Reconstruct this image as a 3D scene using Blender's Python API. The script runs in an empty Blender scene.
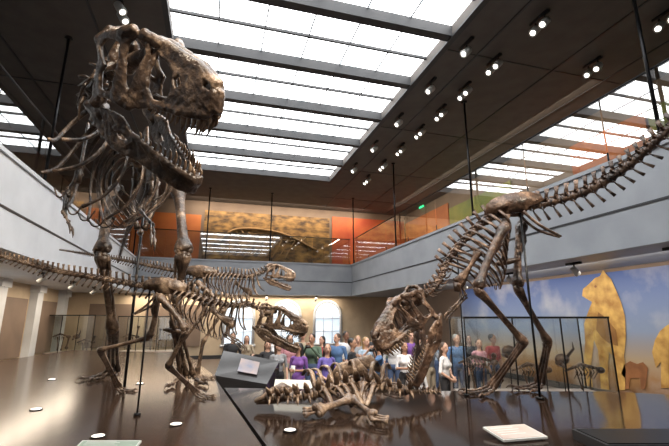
import bpy, math, random
import numpy as np
from mathutils import Vector, Matrix
random.seed(7)
V=Vector
# ---------------------------------------------------------------- camera calibration
FPX=412.0; PITCH=math.atan(97/412.0); YAW=math.atan(122/423.0); CZ=2.15
cp,sp=math.cos(PITCH),math.sin(PITCH); cy,sy=math.cos(YAW),math.sin(YAW)
def _ray(px,py):
    u=px-334.5; v=223-py
    return u, FPX*cp-v*sp, v*cp+FPX*sp
def LD(lat,d,z):            # lateral / forward distance (camera azimuth frame) -> world
    return V((lat*cy+d*sy, d*cy-lat*sy, z))
def W(px,py,d):
    u,f,up=_ray(px,py); s=d/f
    return LD(u*s,d,CZ+up*s)
def WZ(px,py,z):
    u,f,up=_ray(px,py); s=(z-CZ)/up
    return LD(u*s,f*s,z)
def WX(px,py,X):
    u,f,up=_ray(px,py); x=u*cy+f*sy; s=X/x
    return LD(u*s,f*s,CZ+up*s)
FWD=V((sy,cy,0)); RGT=V((cy,-sy,0)); UP=V((0,0,1))

scene=bpy.context.scene
cam=bpy.data.cameras.new('camera'); co=bpy.data.objects.new('camera',cam); scene.collection.objects.link(co)
cam.sensor_width=36; cam.lens=FPX/669*36; co.location=(0,0,CZ)
co.rotation_euler=(math.pi/2+PITCH,0,-YAW); scene.camera=co; cam.clip_start=.05

# ---------------------------------------------------------------- materials
def mat(name,col,rough=.6,metal=0,col2=None,nscale=5,bump=0,bscale=30,emit=0,spec=.5,stretch=None,ramp=(.35,.65)):
    m=bpy.data.materials.new(name); m.use_nodes=True; nt=m.node_tree; b=nt.nodes['Principled BSDF']
    b.inputs['Base Color'].default_value=(*col,1); b.inputs['Roughness'].default_value=rough
    b.inputs['Metallic'].default_value=metal; b.inputs['Specular IOR Level'].default_value=spec
    tc=nt.nodes.new('ShaderNodeTexCoord'); src=tc.outputs['Object']
    if stretch:
        mp=nt.nodes.new('ShaderNodeMapping'); mp.inputs['Scale'].default_value=stretch
        nt.links.new(src,mp.inputs['Vector']); src=mp.outputs['Vector']
    if col2:
        n=nt.nodes.new('ShaderNodeTexNoise'); n.inputs['Scale'].default_value=nscale; n.inputs['Detail'].default_value=6
        r=nt.nodes.new('ShaderNodeValToRGB'); r.color_ramp.elements[0].position=ramp[0]; r.color_ramp.elements[1].position=ramp[1]
        r.color_ramp.elements[0].color=(*col,1); r.color_ramp.elements[1].color=(*col2,1)
        nt.links.new(src,n.inputs['Vector']); nt.links.new(n.outputs['Fac'],r.inputs['Fac']); nt.links.new(r.outputs['Color'],b.inputs['Base Color'])
        if emit: nt.links.new(r.outputs['Color'],b.inputs['Emission Color'])
    if emit:
        b.inputs['Emission Strength'].default_value=emit
        if not col2: b.inputs['Emission Color'].default_value=(*col,1)
    if bump:
        n2=nt.nodes.new('ShaderNodeTexNoise'); n2.inputs['Scale'].default_value=bscale; n2.inputs['Detail'].default_value=5
        bp=nt.nodes.new('ShaderNodeBump'); bp.inputs['Strength'].default_value=bump; bp.inputs['Distance'].default_value=.02
        nt.links.new(src,n2.inputs['Vector']); nt.links.new(n2.outputs['Fac'],bp.inputs['Height']); nt.links.new(bp.outputs['Normal'],b.inputs['Normal'])
    return m
def glassmat(name,gl=.3,tint=(.85,.92,.93),rough=.0):
    m=bpy.data.materials.new(name); m.use_nodes=True; nt=m.node_tree; nt.nodes.clear()
    o=nt.nodes.new('ShaderNodeOutputMaterial'); mx=nt.nodes.new('ShaderNodeMixShader'); t=nt.nodes.new('ShaderNodeBsdfTransparent'); g=nt.nodes.new('ShaderNodeBsdfGlossy')
    t.inputs['Color'].default_value=(*tint,1); g.inputs['Roughness'].default_value=rough; g.inputs['Color'].default_value=(1,1,1,1)
    mx.inputs[0].default_value=gl
    nt.links.new(t.outputs[0],mx.inputs[1]); nt.links.new(g.outputs[0],mx.inputs[2]); nt.links.new(mx.outputs[0],o.inputs['Surface'])
    return m
def bonemat(name,c0,c1,c2,scale=3):
    m=mat(name,c0,.34,bump=1.0,bscale=16,col2=c2,nscale=scale,ramp=(.36,.70))
    nt=m.node_tree; r=[n for n in nt.nodes if n.type=='VALTORGB'][0]; n1=[n for n in nt.nodes if n.type=='TEX_NOISE'][0]
    n1.inputs['Detail'].default_value=9; n1.inputs['Roughness'].default_value=.68
    e=r.color_ramp.elements.new(.53); e.color=(*c1,1)
    tc=[n for n in nt.nodes if n.type=='TEX_COORD'][0]; vo=nt.nodes.new('ShaderNodeTexVoronoi'); vo.feature='DISTANCE_TO_EDGE'; vo.inputs['Scale'].default_value=scale*3
    r2=nt.nodes.new('ShaderNodeValToRGB'); r2.color_ramp.elements[0].position=0; r2.color_ramp.elements[1].position=.07; r2.color_ramp.elements[0].color=(.35,.3,.28,1)
    mx=nt.nodes.new('ShaderNodeMixRGB'); mx.blend_type='MULTIPLY'; mx.inputs[0].default_value=.7; b=nt.nodes['Principled BSDF']
    nd=nt.nodes.new('ShaderNodeTexNoise'); nd.inputs['Scale'].default_value=6; ad=nt.nodes.new('ShaderNodeMixRGB'); ad.blend_type='ADD'; ad.inputs[0].default_value=.35
    L=nt.links.new; L(tc.outputs['Object'],nd.inputs['Vector']); L(tc.outputs['Object'],ad.inputs[1]); L(nd.outputs['Color'],ad.inputs[2]); L(ad.outputs[0],vo.inputs['Vector']); L(vo.outputs['Distance'],r2.inputs[0])
    L(r.outputs[0],mx.inputs[1]); L(r2.outputs[0],mx.inputs[2]); L(mx.outputs[0],b.inputs['Base Color'])
    return m
M_boneA=bonemat('fossil_bone_dark',(.013,.008,.006),(.066,.042,.028),(.36,.255,.175),4)
M_boneB=bonemat('fossil_bone_tan',(.03,.019,.013),(.135,.088,.058),(.43,.32,.22),7)
M_boneD=bonemat('fossil_bone_red',(.016,.009,.006),(.092,.052,.033),(.36,.235,.155),5)
M_boneE=bonemat('fossil_bone_pale',(.045,.026,.018),(.18,.12,.08),(.50,.37,.26),7)
M_tooth=mat('tooth_enamel',(.26,.18,.12),.25,col2=(.10,.06,.04),nscale=10)
M_steel=mat('black_steel',(.015,.015,.017),.35,.6)
M_ceil=mat('ceiling_grey',(.118,.104,.094),.8,col2=(.095,.083,.075),nscale=2)
M_beam=mat('skylight_beam_paint',(.045,.045,.048),.6)
M_white=mat('white_plaster',(.60,.62,.65),.6,col2=(.54,.56,.59),nscale=1.5)
M_grey=mat('grey_fascia',(.29,.31,.34),.5,col2=(.34,.36,.39),nscale=1.2)
M_cream=mat('cream_plaster',(.55,.44,.31),.75,col2=(.47,.37,.26),nscale=1.5)
M_brownwall=mat('brown_wall',(.17,.12,.09),.7,col2=(.21,.15,.11),nscale=1)
M_orange=mat('orange_wall',(.50,.15,.035),.6,col2=(.38,.10,.025),nscale=.8)
M_red=mat('red_wall',(.38,.055,.02),.6,col2=(.50,.12,.03),nscale=.7)
M_green=mat('olive_wall',(.14,.18,.035),.6,col2=(.27,.25,.045),nscale=.8)
M_gold=mat('golden_fossil_mural',(.055,.028,.012),.6,col2=(.36,.20,.06),nscale=1.6,stretch=(1,1,2.2))
M_floor=mat('hall_floor',(.10,.075,.06),.35,col2=(.13,.095,.075),nscale=1)
M_glass=glassmat('balustrade_glass',.33)
M_case=glassmat('case_glass',.12,(.93,.97,.96))
M_lamp=mat('lamp_lens',(1,.93,.82),.3,emit=3)
M_disc=mat('inlaid_light_lens',(1,.93,.85),.3,emit=2.0)
M_daywin=mat('daylight_window_glass',(.45,.57,.70),.3,col2=(.75,.82,.88),nscale=.7,emit=.6)
M_sky=mat('frosted_skylight_glass',(.36,.47,.50),.3,col2=(1,1,1),nscale=2.6,emit=3.9,stretch=(2.5,1.0,1),ramp=(.24,.50))
def tilemat(name,c1,c2,rough,sx,sy_,spec=.5):
    m=mat(name,c1,rough,bump=.03,bscale=3,spec=spec); nt=m.node_tree; b=nt.nodes['Principled BSDF']
    tc=[n for n in nt.nodes if n.type=='TEX_COORD'][0]
    br=nt.nodes.new('ShaderNodeTexBrick'); br.inputs['Color1'].default_value=(*c1,1); br.inputs['Color2'].default_value=(*c2,1); br.inputs['Mortar'].default_value=(c1[0]*.3,c1[1]*.3,c1[2]*.3,1)
    br.inputs['Scale'].default_value=1; br.inputs['Brick Width'].default_value=sx; br.inputs['Row Height'].default_value=sy_; br.inputs['Mortar Size'].default_value=.008
    mp=nt.nodes.new('ShaderNodeMapping'); mp.inputs['Rotation'].default_value=(0,0,.5)
    nt.links.new(tc.outputs['Object'],mp.inputs[0]); nt.links.new(mp.outputs[0],br.inputs['Vector'])
    n=nt.nodes.new('ShaderNodeTexNoise'); n.inputs['Scale'].default_value=1.2; n.inputs['Detail'].default_value=6
    nt.links.new(tc.outputs['Object'],n.inputs['Vector'])
    mx=nt.nodes.new('ShaderNodeMixRGB'); mx.blend_type='MULTIPLY'; mx.inputs[0].default_value=.5
    nt.links.new(br.outputs['Color'],mx.inputs[1]); nt.links.new(n.outputs['Fac'],mx.inputs[2]); nt.links.new(mx.outputs[0],b.inputs['Base Color'])
    return m
M_plat=tilemat('platform_bronze_panels',(.052,.031,.021),(.068,.041,.028),.17,1.9,.95,.30)
M_platR=tilemat('platform_dark_panels',(.026,.016,.012),(.036,.022,.016),.09,2.2,1.1,.45)
M_platside=mat('platform_side_dark',(.022,.016,.013),.4)
M_dark=mat('dark_panel',(.03,.03,.033),.4)
M_gloss=mat('kiosk_dark_gloss',(.02,.019,.02),.12)
M_label=mat('label_panel_white',(.68,.70,.68),.4)
M_labelp=mat('label_panel_pinkish',(.50,.40,.36),.35,col2=(.58,.49,.45),nscale=3)

# ---------------------------------------------------------------- mesh builder
class MB:
    def __init__(s): s.v=[]; s.f=[]; s.m=[]
    def add(s,v,f,mi=0):
        o=len(s.v); s.v.extend([tuple(p) for p in v]); s.f.extend([tuple(i+o for i in q) for q in f]); s.m.extend([mi]*len(f) if isinstance(mi,int) else list(mi))
    def obj(s,name,mats,parent=None,origin=None,smooth=True,loc=None):
        me=bpy.data.meshes.new(name)
        o=V(origin) if origin is not None else V((0,0,0))
        me.from_pydata([(a-o.x,b-o.y,c-o.z) for a,b,c in s.v],[],s.f)
        for m in mats: me.materials.append(m)
        me.polygons.foreach_set('material_index',s.m)
        me.polygons.foreach_set('use_smooth',[smooth]*len(s.f)); me.update()
        ob=bpy.data.objects.new(name,me); scene.collection.objects.link(ob)
        if parent: ob.parent=parent
        elif origin is not None: ob.location=o
        return ob
def empty(name,loc):
    e=bpy.data.objects.new(name,None); e.location=loc; e.empty_display_size=.2; scene.collection.objects.link(e); return e
def box(mb,a,b,mi=0,M=None):
    x0,y0,z0=a; x1,y1,z1=b
    v=[V(p) for p in [(x0,y0,z0),(x1,y0,z0),(x1,y1,z0),(x0,y1,z0),(x0,y0,z1),(x1,y0,z1),(x1,y1,z1),(x0,y1,z1)]]
    if M: v=[M@p for p in v]
    mb.add(v,[(0,3,2,1),(4,5,6,7),(0,1,5,4),(1,2,6,5),(2,3,7,6),(3,0,4,7)],mi)
def spl(pts,k=6):
    pts=[np.array(p,float) for p in pts]
    if len(pts)<3: return [pts[0]+(pts[-1]-pts[0])*i/k for i in range(k+1)]
    P=[2*pts[0]-pts[1]]+pts+[2*pts[-1]-pts[-2]]; out=[]
    for i in range(1,len(P)-2):
        for j in range(k):
            t=j/k; out.append(.5*(2*P[i]+(P[i+1]-P[i-1])*t+(2*P[i-1]-5*P[i]+4*P[i+1]-P[i+2])*t*t+(3*P[i]-P[i-1]-3*P[i+1]+P[i+2])*t**3))
    out.append(pts[-1]); return out
def tube(mb,pts,rad,n=7,mi=0,up=None):
    """rad: list of r or (r_along_up, r_side)."""
    P=[V(p) for p in pts]; N=len(P); vs=[]; fs=[]; a=V(up) if up is not None else None
    for i in range(N):
        t=(P[min(i+1,N-1)]-P[max(i-1,0)])
        if t.length<1e-9: t=V((0,0,1))
        t.normalize()
        ref=V(up) if up is not None else (a if a is not None else (V((0,0,1)) if abs(t.z)<.9 else V((1,0,0))))
        aa=ref-t*ref.dot(t)
        if aa.length<1e-4: aa=t.orthogonal()
        aa.normalize(); a=aa; b=t.cross(aa)
        r=rad[i]; ra,rb=(r if isinstance(r,(tuple,list)) else (r,r))
        for j in range(n):
            th=2*math.pi*j/n; vs.append(P[i]+aa*(ra*math.cos(th))+b*(rb*math.sin(th)))
    for i in range(N-1):
        for j in range(n):
            k=(j+1)%n; fs.append((i*n+j,i*n+k,(i+1)*n+k,(i+1)*n+j))
    fs.append(tuple(range(n-1,-1,-1))); fs.append(tuple((N-1)*n+j for j in range(n)))
    mb.add(vs,fs,mi)
def ell(mb,c,r,mi=0,M=None,nu=10,nv=7):
    c=V(c); vs=[]; fs=[]
    R=M if M is not None else Matrix.Identity(3)
    for i in range(nv+1):
        ph=math.pi*i/nv
        for j in range(nu):
            th=2*math.pi*j/nu
            vs.append(c+R@V((r[0]*math.sin(ph)*math.cos(th),r[1]*math.sin(ph)*math.sin(th),r[2]*math.cos(ph))))
    for i in range(nv):
        for j in range(nu):
            k=(j+1)%nu; fs.append((i*nu+j,(i+1)*nu+j,(i+1)*nu+k,i*nu+k))
    mb.add(vs,fs,mi)
def cyl(mb,p0,p1,r,mi=0,n=12): tube(mb,[p0,p1],[r,r],n,mi)
def bone(mb,p0,p1,r,flare=1.6,bend=None,side=None,mi=0,n=9):
    p0=V(p0);p1=V(p1); bd=V(bend) if bend is not None else V((0,0,0))
    ts=[0,.025,.07,.14,.25,.4,.55,.7,.82,.91,.965,1]
    rs=[.55,1,1,.8,.62,.55,.53,.57,.68,.88,1,.6]
    pts=[p0.lerp(p1,t)+bd*math.sin(math.pi*t) for t in ts]
    rr=[]
    for q in rs:
        w=r*(flare*q if q>.62 else 1.62*q); rr.append((w*.88,w*(1.25 if q>.75 else 1.0)))
    t=(p1-p0).normalized()
    s=V(side) if side is not None else t.orthogonal()
    ref=t.cross(s)
    if ref.length<1e-3: ref=t.orthogonal()
    tube(mb,pts,rr,n,mi,up=ref)
    s=(s-t*s.dot(t)); s=s.normalized() if s.length>1e-4 else t.orthogonal().normalized()
    for q,k in ((p0,1),(p1,-1)):
        for sg in (-1,1):
            ell(mb,q+s*sg*r*flare*.62+t*k*r*.3,(r*flare*.52,)*3,mi,nu=8,nv=6)

# ---------------------------------------------------------------- implicit surfaces
def snet(F,org,h):
    ins=F<0; nx,ny,nz=F.shape
    acc=np.zeros((nx-1,ny-1,nz-1,3),np.float32); cnt=np.zeros((nx-1,ny-1,nz-1),np.int32)
    C=[(i,j,k) for i in (0,1) for j in (0,1) for k in (0,1)]
    def sl(c): return F[c[0]:nx-1+c[0],c[1]:ny-1+c[1],c[2]:nz-1+c[2]]
    for a in C:
        for ax in range(3):
            if a[ax]==0:
                b=list(a); b[ax]=1; fa=sl(a); fb=sl(b); m=(fa<0)!=(fb<0)
                t=np.where(m,fa/np.where(m,fa-fb,1),0)
                for q in range(3): acc[...,q]+=np.where(m,a[q]+(t if q==ax else 0),0)
                cnt+=m
    act=cnt>0; idx=-np.ones(cnt.shape,np.int64); idx[act]=np.arange(act.sum())
    ci=np.argwhere(act); vs=(acc[act]/cnt[act][:,None]+ci)*h+np.array(org)
    Q=[]
    def push(q,fl): q[fl]=q[fl][:,::-1]; Q.append(q)
    I,J,K=np.nonzero((ins[:-1]!=ins[1:])[:,1:-1,1:-1]); J=J+1;K=K+1
    push(np.stack([idx[I,J-1,K-1],idx[I,J,K-1],idx[I,J,K],idx[I,J-1,K]],1),~ins[I,J,K])
    I,J,K=np.nonzero((ins[:,:-1]!=ins[:,1:])[1:-1,:,1:-1]); I=I+1;K=K+1
    push(np.stack([idx[I-1,J,K-1],idx[I-1,J,K],idx[I,J,K],idx[I,J,K-1]],1),~ins[I,J,K])
    I,J,K=np.nonzero((ins[:,:,:-1]!=ins[:,:,1:])[1:-1,1:-1,:]); I=I+1;J=J+1
    push(np.stack([idx[I-1,J-1,K],idx[I,J-1,K],idx[I,J,K],idx[I-1,J,K]],1),~ins[I,J,K])
    return vs,np.concatenate(Q)
def pcap(P,a,b,ra,rb):
    a=np.array(a,np.float32); b=np.array(b,np.float32); ab=b-a; d=[P[i]-a[i] for i in range(3)]
    t=np.clip((d[0]*ab[0]+d[1]*ab[1]+d[2]*ab[2])/max(float(ab@ab),1e-9),0,1)
    return np.sqrt(sum((d[i]-ab[i]*t)**2 for i in range(3)))-(ra+(rb-ra)*t)
def pell(P,c,r):
    q=[(P[i]-c[i]) for i in range(3)]
    k0=np.sqrt(sum((q[i]/r[i])**2 for i in range(3))); k1=np.sqrt(sum((q[i]/r[i]**2)**2 for i in range(3)))+1e-6
    return k0*(k0-1)/k1
def smin(a,b,k):
    h=np.clip(.5+.5*(b-a)/k,0,1); return b+(a-b)*h-k*h*(1-h)
def grid(lo,hi,h):
    ax=[np.arange(lo[i],hi[i]+h,h,dtype=np.float32) for i in range(3)]
    return np.meshgrid(*ax,indexing='ij')
def chain(pts,rs): return [(pts[i],pts[i+1],rs[i],rs[i+1]) for i in range(len(pts)-1)]
def poly2d(X,Z,poly):
    d=np.full(X.shape,1e9,np.float32); s=np.ones(X.shape,np.float32); n=len(poly); j=n-1
    for i in range(n):
        ax,az=poly[i]; bx,bz=poly[j]; ex,ez=bx-ax,bz-az; wx,wz=X-ax,Z-az
        t=np.clip((wx*ex+wz*ez)/(ex*ex+ez*ez),0,1); dx,dz=wx-ex*t,wz-ez*t; d=np.minimum(d,dx*dx+dz*dz)
        c1=Z>=az; c2=Z<bz; c3=ex*wz>ez*wx
        fl=(c1&c2&c3)|(~c1&~c2&~c3); s=np.where(fl,-s,s); j=i
    return s*np.sqrt(d)
def sm(t): t=np.clip(t,0,1); return t*t*(3-2*t)
def rug(X,Y,Z): return .0022*np.sin(X*43+3*np.sin(Z*19))*np.sin(Z*57+4*np.sin(X*13+Y*9))+.0020*np.sin(X*131+Y*90+2*np.sin(Z*31))*np.cos(Z*117-X*60+2*np.sin(X*27))
def make_skull_parts():
    h=.0085
    lo=(-.08,-.27,-.05); hi=(1.05,.27,.58); P=grid(lo,hi,h); X,Y,Z=P[0],np.abs(P[1]),P[2]
    outl=[(.03,.01),(.10,.0),(.13,.06),(.24,.065),(.34,.03),(.45,.05),(.60,.085),(.75,.07),(.88,.075),(.975,.11),(1.0,.17),(.995,.24),(.97,.29),(.90,.335),(.80,.375),(.68,.405),(.55,.43),(.46,.455),(.43,.485),(.39,.475),(.35,.49),(.30,.50),(.24,.475),(.15,.455),(.06,.43),(.01,.385),(.03,.34),(.075,.27),(.055,.16)]
    holes=[[(.645,.16),(.665,.22),(.64,.30),(.55,.355),(.475,.375),(.465,.30),(.485,.18),(.53,.125),(.60,.13)],
           [(.70,.22),(.73,.255),(.705,.29),(.675,.265)],
           [(.405,.43),(.425,.37),(.405,.30),(.385,.20),(.365,.14),(.34,.19),(.335,.27),(.32,.33),(.325,.40),(.36,.44)],
           [(.265,.39),(.275,.30),(.265,.20),(.245,.12),(.19,.10),(.14,.12),(.135,.20),(.17,.255),(.115,.30),(.085,.36),(.13,.40),(.20,.41)],
           [(.955,.255),(.95,.285),(.90,.30),(.905,.27)]]
    D=poly2d(X,Z,outl)
    for q in holes: D=np.maximum(D,-(poly2d(X,Z,q)-.002))
    w=np.interp(X.ravel(),[-.05,.05,.15,.28,.38,.46,.55,.7,.85,.96,1.02],[.20,.215,.225,.215,.175,.135,.115,.095,.07,.045,.02]).reshape(X.shape).astype(np.float32)
    topn=sm((Z-.16)/.34); q=sm((X-.28)/.2)
    narrow=np.where(X>.44,.62,.28)*topn*q+(1-q)*.12*topn
    w=w*(1-narrow)
    th=np.interp(X.ravel(),[0,.3,.6,.95],[.024,.024,.028,.034]).reshape(X.shape).astype(np.float32)
    slab=np.abs(Y-w)-th*.6
    F=np.sqrt(np.maximum(D+.012,0)**2+np.maximum(slab+.012,0)**2)+np.minimum(np.maximum(D+.012,slab+.012),0)-.012
    ex=[]
    ex+=chain([(.95,.015,.30),(.80,.025,.37),(.62,.03,.415),(.44,.04,.455)],[.034,.034,.032,.036])
    ex+=chain([(.99,.01,.15),(.985,.01,.25)],[.028,.026])
    ex+=chain([(.47,.08,.455),(.40,.125,.475)],[.030,.034]); ex+=chain([(.34,.165,.485),(.27,.185,.45)],[.032,.034])
    ex+=chain([(.44,.02,.45),(.3,.05,.46)],[.04,.04]); ex+=chain([(.30,0,.46),(.17,0,.465),(.06,0,.50)],[.034,.018,.022])
    ex+=chain([(.05,0,.50),(.02,.12,.46),(.02,.19,.39)],[.022,.026,.026])
    ex+=chain([(.03,.03,.40),(.04,.10,.30)],[.045,.036]); ex+=chain([(0,0,.24),(.06,0,.26)],[.036,.045])
    ex+=chain([(.09,0,.30),(.28,0,.38)],[.055,.04]); ex+=chain([(.05,.08,.27),(.07,.19,.22)],[.035,.016])
    ex+=chain([(.07,.215,.02),(.07,.17,.05)],[.038,.03]); ex+=chain([(.10,.17,.08),(.3,.07,.12),(.6,.03,.13),(.92,.02,.13)],[.018,.02,.018,.02])
    ex+=chain([(.36,.168,.05),(.27,.20,.09)],[.030,.022]); ex+=chain([(.94,.045,.115),(.75,.09,.095),(.55,.125,.095)],[.028,.028,.022])
    for p in ex: F=smin(F,pcap((X,Y,Z),*p),.014)
    F=F+rug(X,P[1],Z)
    out=[snet(F.astype(np.float32),lo,h)]
    lo=(-.05,-.27,-.22); hi=(1.0,.27,.12); P=grid(lo,hi,h); X,Y,Z=P[0],np.abs(P[1]),P[2]
    outl=[(-.01,-.02),(.05,-.005),(.10,.0),(.20,.045),(.30,.055),(.40,.01),(.60,-.005),(.80,-.01),(.95,.01),(.965,-.03),(.93,-.10),(.85,-.135),(.70,-.135),(.55,-.13),(.42,-.155),(.30,-.175),(.18,-.14),(.08,-.09),(-.01,-.06)]
    D=poly2d(X,Z,outl); D=np.maximum(D,-poly2d(X,Z,[(.27,-.06),(.33,-.045),(.38,-.06),(.33,-.085)])); D=np.maximum(D,-poly2d(X,Z,[(.12,-.035),(.16,-.03),(.16,-.055),(.12,-.055)]))
    w=np.interp(X.ravel(),[0,.1,.3,.5,.7,.85,.96],[.215,.21,.17,.125,.08,.045,.012]).reshape(X.shape).astype(np.float32)
    slab=np.abs(Y-w)-.013-.008*sm((X-.4)/.4)
    F=np.sqrt(np.maximum(D+.012,0)**2+np.maximum(slab+.01,0)**2)+np.minimum(np.maximum(D+.012,slab+.01),0)-.012
    ex=chain([(.44,.137,-.01),(.70,.085,-.02),(.93,.02,-.01)],[.022,.026,.03])+chain([(.42,.137,-.13),(.70,.08,-.115),(.92,.015,-.09)],[.018,.022,.03])+chain([(.0,.215,-.03),(.12,.20,-.03)],[.03,.03])+chain([(.10,.205,-.0),(.28,.175,.035)],[.02,.02])
    for p in ex: F=smin(F,pcap((X,Y,Z),*p),.014)
    F=F+rug(X,P[1],Z)
    out.append(snet(F.astype(np.float32),lo,h)); return out
SKP=make_skull_parts()
def skull(parent,org,occ,fwd,up,L,jaw,bm,wide=1.0,high=1.0,parts='skull'):
    f=V(fwd).normalized(); l=V(up).cross(f).normalized(); u=f.cross(l)
    R=Matrix((f,l*wide,u*high)).transposed()
    def T(p): return V(occ)+R@(V((p[0],p[1],p[2]-.24))*L)
    ca,sa=math.cos(jaw),math.sin(jaw); hx,hz=.06,.0
    def TJ(p):
        x,z=p[0]-hx,p[2]-hz; return T((hx+x*ca+z*sa,p[1],hz-x*sa+z*ca))
    mb=MB(); mb.add([T(p) for p in SKP[0][0]],SKP[0][1].tolist(),0)
    def tooth(Tf,x,y,z,h,dn):
        p=[(x,y,z+dn*-.02),(x-.004*1,y+.004,z+dn*h*.35),(x-.012,y+.003,z+dn*h*.7),(x-.03,y,z+dn*h)]
        tube(mt,[Tf(q) for q in p],[.014*L*max(.7,h/.08),.013*L*max(.7,h/.08),.009*L,.0015*L],6,0)
    mt=MB()
    for i in range(13):
        t=i/12; x=.97-.45*t; y=.03+.10*min(1,t*1.15) ; h=.06+.07*math.exp(-((t-.35)/.28)**2)-.02*t
        for sg in (1,-1): tooth(T,x,sg*(y),.085 if t>.1 else .1,h*(.8+.35*((i*7)%3)/2),-1)
    for i in range(12):
        t=i/11; x=.93-.45*t; y=.03+.105*t; h=.045+.035*math.exp(-((t-.3)/.3)**2)-.012*t
        for sg in (1,-1): tooth(TJ,x,sg*y,.01,h*(.8+.35*((i*5)%3)/2),1)
    mb.obj('skull',[bm],parent,org)
    mj=MB(); mj.add([TJ(p) for p in SKP[1][0]],SKP[1][1].tolist(),0); mj.obj('lower_jaw',[bm],parent,org)
    mt.obj('teeth',[M_tooth],parent,org)

def foot(mb,ankle,mtp,fwd,s,ground):
    f=V(fwd); f.z=0; f.normalize(); lat=V((f.y,-f.x,0))
    for i,(a,tl) in enumerate(((.42,.80),(0,1.0),(-.42,.85))):
        k=i-1; en=mtp+lat*k*.11*s
        bone(mb,ankle+lat*k*.05*s,en,.034*s,1.4,side=lat,n=7)
        d=(f+lat*k*.45).normalized(); n=3 if i!=1 else 4
        p=en.copy(); tot=.52*s*tl
        for j in range(n):
            q=p+d*tot/n; q.z=max(ground+.042*s,en.z-(en.z-ground-.042*s)*min(1,(j+1)/1.5))
            bone(mb,p,q,.029*s*(1-.10*j),1.5,side=lat,n=6); p=q
        c=[p,p+d*.05*s+UP*.02*s,p+d*.11*s+UP*.005*s,p+d*.16*s]; c[3].z=ground+.006
        tube(mb,c,[.03*s,.028*s,.017*s,.003*s],6)
    h0=ankle.lerp(mtp,.75)-f*.05*s+lat*.03*s; tube(mb,[h0,h0-f*.05*s-UP*.08*s,h0+lat*.0*s-UP*.15*s],[.02*s,.02*s,.004*s],6)
def leg(parent,org,hip,knee,ankle,mtp,fwd,s,ground,bm,nm,lat):
    mb=MB(); knee=V(knee); hip=V(hip); ankle=V(ankle); mtp=V(mtp)
    bone(mb,hip,knee,.088*s,1.4,side=lat,bend=V(fwd)*.05*s,n=10)
    ell(mb,hip,(.10*s,)*3); tube(mb,[hip.lerp(knee,.1)-V(fwd)*.05*s,hip.lerp(knee,.28)-V(fwd)*.10*s,hip.lerp(knee,.5)-V(fwd)*.02*s],[.03*s,.04*s,.02*s],6)
    kf=(knee+V(fwd)*.02*s)
    bone(mb,kf-UP*.03*s,ankle,.064*s,1.5,side=lat,n=9)
    d=(ankle-kf); tube(mb,[kf+V(fwd)*.05*s,kf+d*.12+V(fwd)*.07*s,kf+d*.35+V(fwd)*.02*s],[.04*s,.045*s,.02*s],7)
    bone(mb,knee+V(lat)*.11*s-UP*.05*s,ankle+V(lat)*.06*s,.022*s,1.5,side=V(fwd),n=6)
    ell(mb,ankle,(.08*s,)*3)
    foot(mb,ankle,mtp,fwd,s,ground)
    mb.obj(nm,[bm],parent,org)
def arm(mb,sh,el,wr,fd,s):
    sh=V(sh);el=V(el);wr=V(wr);fd=V(fd).normalized()
    bone(mb,sh,el,.032*s,1.5,n=7); o=(wr-el).cross(fd); o=o.normalized()*.03*s if o.length>1e-4 else V((.03*s,0,0))
    bone(mb,el+o,wr+o*.7,.016*s,1.5,n=6); bone(mb,el-o,wr-o*.7,.018*s,1.5,n=6)
    for k in (-1,1):
        p=wr+o*k*.8; q=p+fd*.11*s+o*k*.5; r=q+fd*.09*s-UP*.02*s
        bone(mb,p,q,.014*s,1.5,n=6); bone(mb,q,r,.012*s,1.5,n=6)
        dn=(fd*.4-UP).normalized()
        tube(mb,[r,r+fd*.05*s,r+fd*.07*s+dn*.05*s,r+fd*.05*s+dn*.11*s],[.018*s,.017*s,.011*s,.002*s],6)

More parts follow.
